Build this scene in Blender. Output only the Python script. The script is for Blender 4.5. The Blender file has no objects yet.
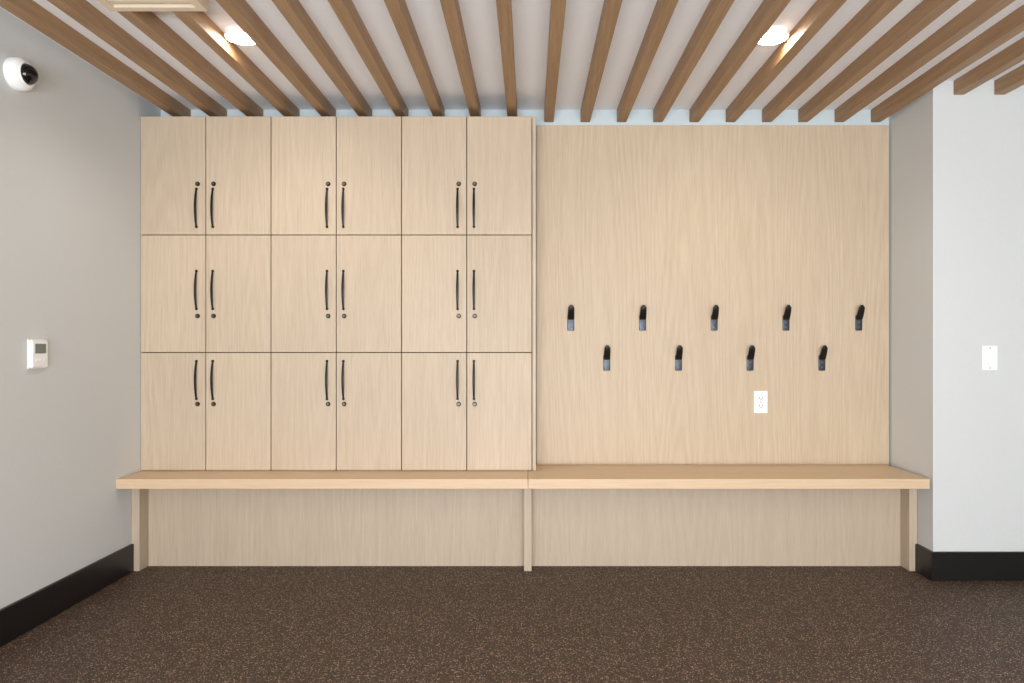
import bpy, bmesh, math
from mathutils import Vector
sc=bpy.context.scene
sc.view_settings.view_transform='Standard'
H=1.163; CEIL=2.47; SLB=2.40
XL=-2.050; XR=1.994; YB=3.89; YP=3.868; YLK=3.683; YF=3.463; YLEG=3.598
XRR=3.6; YREAR=-2.6

def link(o,parent=None):
    sc.collection.objects.link(o)
    if parent: o.parent=parent
    return o
def empty(name,loc=(0,0,0)):
    e=bpy.data.objects.new(name,None); e.location=loc; e.empty_display_size=.1
    return link(e)
# ---------- materials
def newmat(name):
    m=bpy.data.materials.new(name); m.use_nodes=True
    nt=m.node_tree; return m,nt,nt.nodes['Principled BSDF']
def lin(c): return tuple(((x/255)/12.92 if x/255<=.04045 else ((x/255+.055)/1.055)**2.4) for x in c)+(1,)
def plain(name,c,rough=.5,metal=0,noise=.03,nscale=40,bump=0):
    m,nt,b=newmat(name); N=nt.nodes; L=nt.links
    tc=N.new('ShaderNodeTexCoord'); no=N.new('ShaderNodeTexNoise'); no.inputs['Scale'].default_value=nscale; no.inputs['Detail'].default_value=4
    L.new(tc.outputs['Object'],no.inputs['Vector'])
    cr=N.new('ShaderNodeValToRGB'); col=lin(c)
    cr.color_ramp.elements[0].position=.3; cr.color_ramp.elements[1].position=.7
    cr.color_ramp.elements[0].color=tuple(x*(1-noise) for x in col[:3])+(1,)
    cr.color_ramp.elements[1].color=tuple(min(1,x*(1+noise)) for x in col[:3])+(1,)
    L.new(no.outputs['Fac'],cr.inputs['Fac']); L.new(cr.outputs['Color'],b.inputs['Base Color'])
    b.inputs['Roughness'].default_value=rough; b.inputs['Metallic'].default_value=metal
    if bump:
        bp=N.new('ShaderNodeBump'); bp.inputs['Strength'].default_value=bump; bp.inputs['Distance'].default_value=.002
        L.new(no.outputs['Fac'],bp.inputs['Height']); L.new(bp.outputs['Normal'],b.inputs['Normal'])
    return m
def wood(name,dark,light,axis='Z',rough=.45,ring=22,ringamt=.10,stretch=.06,nsc=4.5,fine=280):
    m,nt,b=newmat(name); N=nt.nodes; L=nt.links
    tc=N.new('ShaderNodeTexCoord'); oi=N.new('ShaderNodeObjectInfo')
    mul=N.new('ShaderNodeVectorMath'); mul.operation='SCALE'; mul.inputs[0].default_value=(13,7,29); L.new(oi.outputs['Random'],mul.inputs['Scale'])
    add=N.new('ShaderNodeVectorMath'); add.operation='ADD'; L.new(tc.outputs['Object'],add.inputs[0]); L.new(mul.outputs[0],add.inputs[1])
    s=[1,1,1]; s['XYZ'.index(axis)]=stretch
    mp=N.new('ShaderNodeVectorMath'); mp.operation='MULTIPLY'; mp.inputs[1].default_value=s; L.new(add.outputs[0],mp.inputs[0])
    n1=N.new('ShaderNodeTexNoise'); n1.inputs['Scale'].default_value=nsc; n1.inputs['Detail'].default_value=1.5; n1.inputs['Roughness'].default_value=.35
    L.new(mp.outputs[0],n1.inputs['Vector'])
    m1=N.new('ShaderNodeMath'); m1.operation='MULTIPLY'; m1.inputs[1].default_value=ring*6.28; L.new(n1.outputs['Fac'],m1.inputs[0])
    si=N.new('ShaderNodeMath'); si.operation='SINE'; L.new(m1.outputs[0],si.inputs[0])
    r=N.new('ShaderNodeMapRange'); r.inputs['From Min'].default_value=-1; L.new(si.outputs[0],r.inputs['Value'])
    s2=[1,1,1]; s2['XYZ'.index(axis)]=.025
    mp2=N.new('ShaderNodeVectorMath'); mp2.operation='MULTIPLY'; mp2.inputs[1].default_value=s2; L.new(add.outputs[0],mp2.inputs[0])
    n2=N.new('ShaderNodeTexNoise'); n2.inputs['Scale'].default_value=fine; n2.inputs['Detail'].default_value=3; n2.inputs['Roughness'].default_value=.65; L.new(mp2.outputs[0],n2.inputs['Vector'])
    n3=N.new('ShaderNodeTexNoise'); n3.inputs['Scale'].default_value=9; n3.inputs['Detail'].default_value=2; L.new(mp.outputs[0],n3.inputs['Vector'])
    a=N.new('ShaderNodeMath'); a.operation='MULTIPLY'; a.inputs[1].default_value=ringamt; L.new(r.outputs[0],a.inputs[0])
    c=N.new('ShaderNodeMath'); c.operation='MULTIPLY_ADD'; c.inputs[1].default_value=1-ringamt; L.new(n2.outputs['Fac'],c.inputs[0]); L.new(a.outputs[0],c.inputs[2])
    d=N.new('ShaderNodeMath'); d.operation='MULTIPLY_ADD'; d.inputs[1].default_value=.12; L.new(n3.outputs['Fac'],d.inputs[0]); L.new(c.outputs[0],d.inputs[2])
    e=N.new('ShaderNodeMapRange'); e.inputs['From Min'].default_value=.25; e.inputs['From Max'].default_value=.88; L.new(d.outputs[0],e.inputs['Value'])
    mx=N.new('ShaderNodeMix'); mx.data_type='RGBA'; mx.inputs['A'].default_value=lin(dark); mx.inputs['B'].default_value=lin(light)
    L.new(e.outputs[0],mx.inputs['Factor']); 
    hv=N.new('ShaderNodeHueSaturation'); mr=N.new('ShaderNodeMapRange'); mr.inputs['To Min'].default_value=.97; mr.inputs['To Max'].default_value=1.03
    L.new(oi.outputs['Random'],mr.inputs['Value']); L.new(mr.outputs[0],hv.inputs['Value']); L.new(mx.outputs['Result'],hv.inputs['Color'])
    L.new(hv.outputs[0],b.inputs['Base Color']); b.inputs['Roughness'].default_value=rough
    b.inputs['Specular IOR Level'].default_value=.3
    bp=N.new('ShaderNodeBump'); bp.inputs['Strength'].default_value=.1; bp.inputs['Distance'].default_value=.001
    L.new(n2.outputs['Fac'],bp.inputs['Height']); L.new(bp.outputs['Normal'],b.inputs['Normal'])
    return m
def floormat():
    m,nt,b=newmat('rubber_floor_speckled'); N=nt.nodes; L=nt.links
    tc=N.new('ShaderNodeTexCoord')
    def speck(scale,thr,rad):
        v=N.new('ShaderNodeTexVoronoi'); v.inputs['Scale'].default_value=scale; L.new(tc.outputs['Object'],v.inputs['Vector'])
        sp=N.new('ShaderNodeSeparateColor'); L.new(v.outputs['Color'],sp.inputs[0])
        g=N.new('ShaderNodeMath'); g.operation='LESS_THAN'; g.inputs[1].default_value=thr; L.new(sp.outputs[0],g.inputs[0])
        h=N.new('ShaderNodeMath'); h.operation='LESS_THAN'; h.inputs[1].default_value=rad; L.new(v.outputs['Distance'],h.inputs[0])
        k=N.new('ShaderNodeMath'); k.operation='MULTIPLY'; L.new(g.outputs[0],k.inputs[0]); L.new(h.outputs[0],k.inputs[1])
        return k,sp
    k1,sp1=speck(185,.24,.45); k2,sp2=speck(290,.28,.5)
    n=N.new('ShaderNodeTexNoise'); n.inputs['Scale'].default_value=90; L.new(tc.outputs['Object'],n.inputs['Vector'])
    base=N.new('ShaderNodeMix'); base.data_type='RGBA'; base.inputs['A'].default_value=lin((43,33,28)); base.inputs['B'].default_value=lin((78,62,53)); L.new(n.outputs['Fac'],base.inputs['Factor'])
    m1=N.new('ShaderNodeMix'); m1.data_type='RGBA'; L.new(k2.outputs[0],m1.inputs['Factor']); L.new(base.outputs['Result'],m1.inputs['A']); m1.inputs['B'].default_value=lin((120,99,84))
    m2=N.new('ShaderNodeMix'); m2.data_type='RGBA'; L.new(k1.outputs[0],m2.inputs['Factor']); L.new(m1.outputs['Result'],m2.inputs['A'])
    tn=N.new('ShaderNodeMix'); tn.data_type='RGBA'; tn.inputs['A'].default_value=lin((136,110,90)); tn.inputs['B'].default_value=lin((200,176,152)); L.new(sp1.outputs[1],tn.inputs['Factor'])
    L.new(tn.outputs['Result'],m2.inputs['B'])
    L.new(m2.outputs['Result'],b.inputs['Base Color']); b.inputs['Roughness'].default_value=.6
    b.inputs['Specular IOR Level'].default_value=.35
    bp=N.new('ShaderNodeBump'); bp.inputs['Strength'].default_value=.25; bp.inputs['Distance'].default_value=.002
    L.new(n.outputs['Fac'],bp.inputs['Height']); L.new(bp.outputs['Normal'],b.inputs['Normal'])
    return m
def emis(name,c,s):
    m,nt,b=newmat(name); b.inputs['Emission Color'].default_value=c; b.inputs['Emission Strength'].default_value=s; b.inputs['Base Color'].default_value=(.9,.9,.9,1); return m

M_door=wood('oak_veneer_door',(187,167,144),(214,196,174),'Z')
M_panel=wood('oak_veneer_panel',(187,166,141),(213,195,171),'Z',ring=30,nsc=3.6,ringamt=.13)
M_kick=wood('oak_veneer_kick',(184,165,143),(211,194,173),'Z',ring=18,ringamt=.10)
M_bench=wood('oak_bench_top',(211,181,146),(231,204,172),'X',rough=.38,ringamt=.08)
M_slat=wood('slat_wood',(140,108,77),(182,147,111),'Y',ringamt=.15,rough=.5)
M_bounce=wood('pale_bounce_floor',(196,180,160),(220,206,186),'X')  # pale wood tone for the added bounce floor behind the camera
M_core=plain('locker_core_dark',(70,55,42),.8)
M_wall=plain('wall_paint',(215,218,219),.85,noise=.008,nscale=60,bump=.05)
M_wallb=plain('wall_paint_back',(204,216,221),.85,noise=.008,nscale=60)
M_ceil=plain('ceiling_paint',(247,249,254),.9,noise=.008)
M_base=plain('baseboard_black',(22,20,20),.35,noise=.1)
M_black=plain('handle_black_metal',(34,31,29),.42,metal=.5,noise=.1)
M_steel=plain('hook_plate_steel',(66,72,82),.35,metal=.5,noise=.08)
M_chrome=plain('satin_nickel',(120,112,104),.45,metal=1)
M_white=plain('white_plastic',(252,252,252),.35,noise=.003)
M_lcd=plain('lcd_grey',(120,128,122),.2)
M_slot=plain('slot_dark',(30,30,30),.5)
M_domeb=plain('dome_smoked',(12,12,14),.06,noise=.02)
M_cream=plain('diffuser_cream',(222,204,180),.5,noise=.01)
M_floor=floormat()
M_lamp=emis('lamp_lens',(1,.90,.74,1),60)

# ---------- mesh helpers
def obj(name,bm,mats,parent=None,loc=(0,0,0),smooth=False):
    bmesh.ops.recalc_face_normals(bm,faces=bm.faces)
    me=bpy.data.meshes.new(name); bm.to_mesh(me); bm.free()
    if not isinstance(mats,(list,tuple)): mats=[mats]
    for m in mats: me.materials.append(m)
    if smooth:
        for p in me.polygons: p.use_smooth=True
        me.set_sharp_from_angle(angle=math.radians(35))
    o=bpy.data.objects.new(name,me); o.location=loc
    return link(o,parent)
def abox(bm,x0,x1,y0,y1,z0,z1,bev=0,mi=0,seg=1):
    t=bmesh.new()
    bmesh.ops.create_cube(t,size=1)
    for v in t.verts:
        v.co=Vector(((x0+x1)/2+v.co.x*(x1-x0),(y0+y1)/2+v.co.y*(y1-y0),(z0+z1)/2+v.co.z*(z1-z0)))
    if bev: bmesh.ops.bevel(t,geom=t.edges[:],offset=bev,segments=seg,affect='EDGES',profile=.5)
    for f in t.faces: f.material_index=mi
    me=bpy.data.meshes.new('t'); t.to_mesh(me); t.free(); bm.from_mesh(me); bpy.data.meshes.remove(me)
def box(name,x0,x1,y0,y1,z0,z1,mat,parent=None,bev=0,seg=1):
    c=((x0+x1)/2,(y0+y1)/2,(z0+z1)/2); bm=bmesh.new()
    abox(bm,x0-c[0],x1-c[0],y0-c[1],y1-c[1],z0-c[2],z1-c[2],bev,0,seg)
    return obj(name,bm,mat,parent,c)
def lathe(bm,prof,axis='Z',n=32,c=(0,0,0),mi=0):
    rings=[]
    for r,h in prof:
        ring=[]
        for i in range(n):
            a=2*math.pi*i/n; u,v=r*math.cos(a),r*math.sin(a)
            p={'Z':(u,v,h),'Y':(u,h,v),'X':(h,u,v)}[axis]
            ring.append(bm.verts.new((p[0]+c[0],p[1]+c[1],p[2]+c[2])))
        rings.append(ring)
    for a,b in zip(rings,rings[1:]):
        for i in range(n):
            f=bm.faces.new((a[i],a[(i+1)%n],b[(i+1)%n],b[i])); f.material_index=mi
    for r in (rings[0],rings[-1]):
        f=bm.faces.new(r); f.material_index=mi
def sweep(bm,path,n=10,mi=0,c=(0,0,0)):
    rings=[]
    for i,p in enumerate(path):
        a=path[max(0,i-1)]; b=path[min(len(path)-1,i+1)]
        t=Vector((0,b[1]-a[1],b[2]-a[2])).normalized(); nrm=Vector((0,-t.z,t.y))
        ring=[]
        for k in range(n):
            an=2*math.pi*k/n; cx,sx=math.cos(an),math.sin(an)
            e=.5; u=math.copysign(abs(cx)**e,cx)*p[3]; v=math.copysign(abs(sx)**e,sx)*p[4]
            ring.append(bm.verts.new(Vector((p[0]+u+c[0],p[1]+c[1],p[2]+c[2]))+nrm*v))
        rings.append(ring)
    for a,b in zip(rings,rings[1:]):
        for i in range(n):
            f=bm.faces.new((a[i],a[(i+1)%n],b[(i+1)%n],b[i])); f.material_index=mi
    for r in (rings[0],rings[-1]):
        f=bm.faces.new(r); f.material_index=mi

# ---------- room shell
box('floor',XL-.1,XRR+.1,YREAR-.1,YB+.1,-.1,0,M_floor)
box('floor_rear_bounce',XL,XRR,YREAR,.2,0,.006,M_bounce)  # unseen pale floor, added to bounce light up to the ceiling
box('ceiling',XL-.1,XRR+.1,YREAR-.1,YB+.1,CEIL,CEIL+.1,M_ceil)
box('wall_left',XL-.1,XL,YREAR,YB+.1,0,CEIL,M_wall)
box('wall_back',XL,XR,YB,YB+.1,0,CEIL,M_wallb)
box('wall_right_return',XR,XRR+.1,YF,YB+.1,0,CEIL,M_wall)
box('wall_right',XRR,XRR+.1,YREAR,YF,0,CEIL,M_wall)
wx0,wx1,wz0,wz1=-1.95,2.1,.12,2.35
bm=bmesh.new()
abox(bm,XL,wx0,YREAR-.1,YREAR,0,CEIL); abox(bm,wx1,XRR,YREAR-.1,YREAR,0,CEIL)
abox(bm,wx0,wx1,YREAR-.1,YREAR,0,wz0); abox(bm,wx0,wx1,YREAR-.1,YREAR,wz1,CEIL)
obj('wall_rear',bm,M_wall)
bm=bmesh.new()
for i in range(5):
    x=wx0+(wx1-wx0)*i/4; x=min(max(x,wx0+.03),wx1-.03); abox(bm,x-.03,x+.03,YREAR-.08,YREAR-.02,wz0,wz1)
for z in (wz0+.03,wz1-.03): abox(bm,wx0,wx1,YREAR-.079,YREAR-.021,z-.03,z+.03)
obj('window_1',bm,M_base)
bt=.015; BH=.142
box('baseboard_left',XL,XL+bt,.2,YLEG-.001,0,BH,M_base,bev=.002)
box('baseboard_right',XR-bt,XRR,YF-bt,YF,0,BH,M_base,bev=.002)
box('baseboard_return',XR-bt,XR,YF,YLEG-.002,0,BH,M_base)

# ---------- locker cabinet
lk=empty('locker_cabinet',(0,0,0))
xs=[XL+ (0.0105-XL)*i/6 for i in range(7)]
zs=[.50,1.1235,1.742,2.368]
g=.0022
box('carcass',XL+.001,.0105,YLK+.021,YB-.002,.501,2.366,M_core,lk)
box('end_panel',.0125,.031,YLK+.001,YB-.002,.501,2.368,M_door,lk,bev=.001)
def handle_mesh():
    bm=bmesh.new(); L=.205; pts=[]
    for i in range(25):
        t=i/24; z=(t-.5)*L; y=-.017*math.sin(math.pi*t)**.7 
        w=.0044+.0022*math.sin(math.pi*t); pts.append((0,y,z,w,.0022))
    sweep(bm,pts)
    for s in (-1,1): lathe(bm,[(.007,0.0),(.007,-.004),(.005,-.006)],'Y',14,(0,0,s*(L/2-.003)))
    return bm
def lock_mesh():
    bm=bmesh.new()
    lathe(bm,[(.012,0),(.012,-.004),(.011,-.006),(.0095,-.006),(.009,-.010)],'Y',24,mi=0)
    lathe(bm,[(.0065,-.0095),(.0065,-.0115)],'Y',20,mi=1)
    abox(bm,-.001,.001,-.0125,-.011,-.0045,.0045,mi=0)
    return bm
k=0
for c in range(6):
    for r in range(3):
        k+=1
        box('door_%d'%k,xs[c]+g,xs[c+1]-g,YLK,YLK+.019,zs[r]+g,zs[r+1]-g,M_door,lk,bev=.0012)
        hx=(xs[c+1]-.048) if c%2==0 else (xs[c]+.038)
        if r==2: hz=(345-208)/190+H; lz=(345-184)/190+H
        elif r==1: hz=(345-290)/190+H; lz=(345-316)/190+H
        else: hz=(345-380)/190+H; lz=(345-404)/190+H
        obj('handle_%d'%k,handle_mesh(),M_black,lk,(hx,YLK,hz),True)
        obj('lock_%d'%k,lock_mesh(),[M_black,M_chrome],lk,(hx+(.006 if c%2==0 else .004),YLK,lz),True)

# ---------- hook panel
wp=box('hook_backboard',.037,1.984,YP,YB-.001,.501,2.378,M_panel,bev=.001)
# ---------- bench
be=empty('bench')
box('seat_left',XL+.001,-.0105,YF,YLK+.02-.001,.45,.50,M_bench,be,bev=.003,seg=2)
box('seat_right',-.009,1.979,YF,YB-.003,.45,.50,M_bench,be,bev=.003,seg=2)
box('leg_left',XL+.001,XL+.042,YLEG,YLK+.02,0,.45,M_kick,be,bev=.0015)
box('leg_middle',-.031,.009,YLEG,YLK+.02,0,.45,M_kick,be,bev=.0015)
box('leg_right',1.950,1.991,YLEG,YLK+.02,0,.45,M_kick,be,bev=.0015)
box('back_left',XL+.043,-.032,YLK,YLK+.019,0,.449,M_kick,be)
box('back_right',.010,1.949,YLK,YLK+.019,0,.449,M_kick,be)

# ---------- coat hooks
def hook(x,z):
    bm=bmesh.new()
    sweep(bm,[(0,-.003,-.070,.014,.0025),(0,-.003,-.067,.019,.003),(0,-.003,-.02,.0195,.003),(0,-.003,.012,.019,.003),(0,-.003,.018,.012,.0025)],n=16,mi=1)
    P=[(0,-.007,-.008,.016,.003)]
    for i in range(1,13):
        t=i/12; y=-.007-.034*math.sin(t*math.pi/2)**1.2; zz=-.008+.078*t**1.05
        w=.0190-.003*t
        if i==12: w=.006
        if i==11: w=.0115
        P.append((0,y,zz,w,.0042))
    sweep(bm,P,n=16,mi=0)
    for zz in (-.024,-.051): lathe(bm,[(.0045,-.005),(.0045,-.0075),(.003,-.0085)],'Y',12,(0,0,zz),mi=2)
    return obj('coat_hook',bm,[M_black,M_steel,M_chrome],None,(x,YP,z),True)
for px in (571,643,715,787,860): hook((px-530)/181.8,H+(345-318)/181)
for px in (607,679,751,823): hook((px-530)/181.8,H+(345-358)/181)

# ---------- outlet
def plate(bm): abox(bm,-.038,.038,-.006,0,-.061,.061,.003,0,2)
bm=bmesh.new(); plate(bm)
for s in (-1,1):
    zc=s*.021
    abox(bm,-.016,.016,-.009,-.005,zc-.0145,zc+.0145,.003,0,2)
    abox(bm,-.009,-.006,-.0095,-.008,zc-.003,zc+.007,0,1); abox(bm,.006,.009,-.0095,-.008,zc-.003,zc+.007,0,1)
    lathe(bm,[(.003,-.008),(.003,-.0095)],'Y',10,(0,0,zc-.008),1)
lathe(bm,[(.003,-.006),(.003,-.0075)],'Y',10,(0,0,0),2)
obj('power_outlet',bm,[M_white,M_slot,M_chrome],None,((760.5-530)/181,YP,H-(402-345)/181))
# ---------- switch
bm=bmesh.new(); plate(bm)
abox(bm,-.0175,.0175,-.008,-.005,-.034,.034,.001,0)
abox(bm,-.015,.015,-.011,-.007,-.031,.031,.002,0,2)
for zz in (-.049,.049): lathe(bm,[(.0028,-.006),(.0028,-.0072)],'Y',10,(0,0,zz),1)
obj('light_switch',bm,[M_white,M_chrome],None,((989-530)/202,YF,H-(358-345)/202))
# ---------- thermostat
bm=bmesh.new()
abox(bm,0,.005,-.052,.052,-.061,.061,.002,0,2)
abox(bm,.004,.019,-.047,.047,-.057,.057,.005,0,2)
abox(bm,.0185,.0205,-.032,.032,.002,.042,.001,1)
for i in range(3): abox(bm,.0185,.0215,-.028+.022*i,-.015+.022*i,-.03,-.02,.001,0)
obj('thermostat',bm,[M_white,M_lcd],None,(XL,2.905,1.126))
# ---------- dome camera
bm=bmesh.new()
lathe(bm,[(.062,0),(.064,.006),(.064,.026),(.060,.040),(.051,.048),(.046,.050)],'X',48,mi=0)
pr=[(.040*math.cos(a),.049+.036*math.sin(a)) for a in [math.pi/2*i/12 for i in range(12)]]+[(.001,.085)]
lathe(bm,pr,'X',48,mi=1)
lathe(bm,[(.048,.045),(.048,.052),(.044,.055),(.040,.052)],'X',48,mi=0)
o=obj('security_camera',bm,[M_white,M_domeb],None,(XL,2.785,2.240),True)

# ---------- ceiling slats
dfx0,dfx1,dfy0,dfy1=-1.55,-1.19,2.22,2.585
bm=bmesh.new(); hw=.026
for n in range(-10,17):
    X=.105+.2015*n
    yend=YB-.001 if X+hw<XR else YF-.001
    segs=[(YREAR+.002,yend)]
    if dfx0<X<dfx1: segs=[(YREAR+.002,dfy0),(dfy1,yend)]
    for a,b in segs: abox(bm,X-hw,X+hw,a,b,SLB,CEIL,.0012)
obj('ceiling_slats',bm,M_slat)
bm=bmesh.new()
w=.03; zb=2.395
abox(bm,dfx0,dfx1,dfy0,dfy0+w,zb,CEIL); abox(bm,dfx0,dfx1,dfy1-w,dfy1,zb,CEIL)
abox(bm,dfx0,dfx0+w,dfy0+w,dfy1-w,zb,CEIL); abox(bm,dfx1-w,dfx1,dfy0+w,dfy1-w,zb,CEIL)
for i in range(7):
    y=dfy0+w+.022+i*.043; abox(bm,dfx0+w,dfx1-w,y-.012,y+.012,zb+.008,zb+.016)
abox(bm,dfx0+w,dfx1-w,dfy0+w,dfy1-w,CEIL-.01,CEIL,0,1)
obj('ceiling_vent',bm,[M_cream,M_slot])

# ---------- downlights
def downlight(x,y,power):
    z=2.446; bm=bmesh.new(); d=CEIL-z
    lathe(bm,[(.066,d),(.069,.003),(.068,0),(.064,0),(.062,.002)],'Z',40,mi=0)
    lathe(bm,[(.062,.004),(.062,-.001),(.045,-.003),(.02,-.004)],'Z',40,mi=1)
    o=obj('downlight',bm,[M_white,M_lamp],None,(x,y,z),True)
    s=bpy.data.lights.new('downlight_beam','SPOT'); s.energy=power; s.color=(1,.92,.82); s.spot_size=math.radians(150); s.spot_blend=.7; s.shadow_soft_size=.02
    so=bpy.data.objects.new('beam',s); so.location=(0,0,-.028); link(so,o)
for y in (2.93,.95,-.95):
    for x in (-1.206,1.0125,2.624):
        if x>2 and y>2: continue
        downlight(x,y,8)

# ---------- daylight and added upward fill
def area(loc,rx,e,c,sx,sy):
    l=bpy.data.lights.new('rear_daylight_fill','AREA'); l.shape='RECTANGLE'; l.size=sx; l.size_y=sy; l.energy=e; l.color=c
    lo=bpy.data.objects.new('rear_daylight_fill',l); lo.location=loc; lo.rotation_euler=(math.radians(rx),0,0); link(lo)
area(((wx0+wx1)/2,YREAR-.13,(wz0+wz1)/2),90,66,(.94,.975,1),wx1-wx0,wz1-wz0)
# added unseen fill lamp, tilted up in place of ground bounce to brighten ceiling
area(((wx0+wx1)/2,YREAR-.35,.35),130,320,(.94,.975,1),wx1-wx0,.6)
w=bpy.data.worlds.new('World'); sc.world=w; w.use_nodes=True
w.node_tree.nodes['Background'].inputs[0].default_value=(.88,.94,1,1); w.node_tree.nodes['Background'].inputs[1].default_value=1.5

cam=bpy.data.cameras.new('Camera'); cam.sensor_width=36; cam.lens=700/1024*36; cam.shift_x=-18/1024; cam.shift_y=3.5/1024; cam.clip_start=.05
co=bpy.data.objects.new('Camera',cam); co.location=(0,0,H); co.rotation_euler=(math.radians(90),0,0); link(co); sc.camera=co
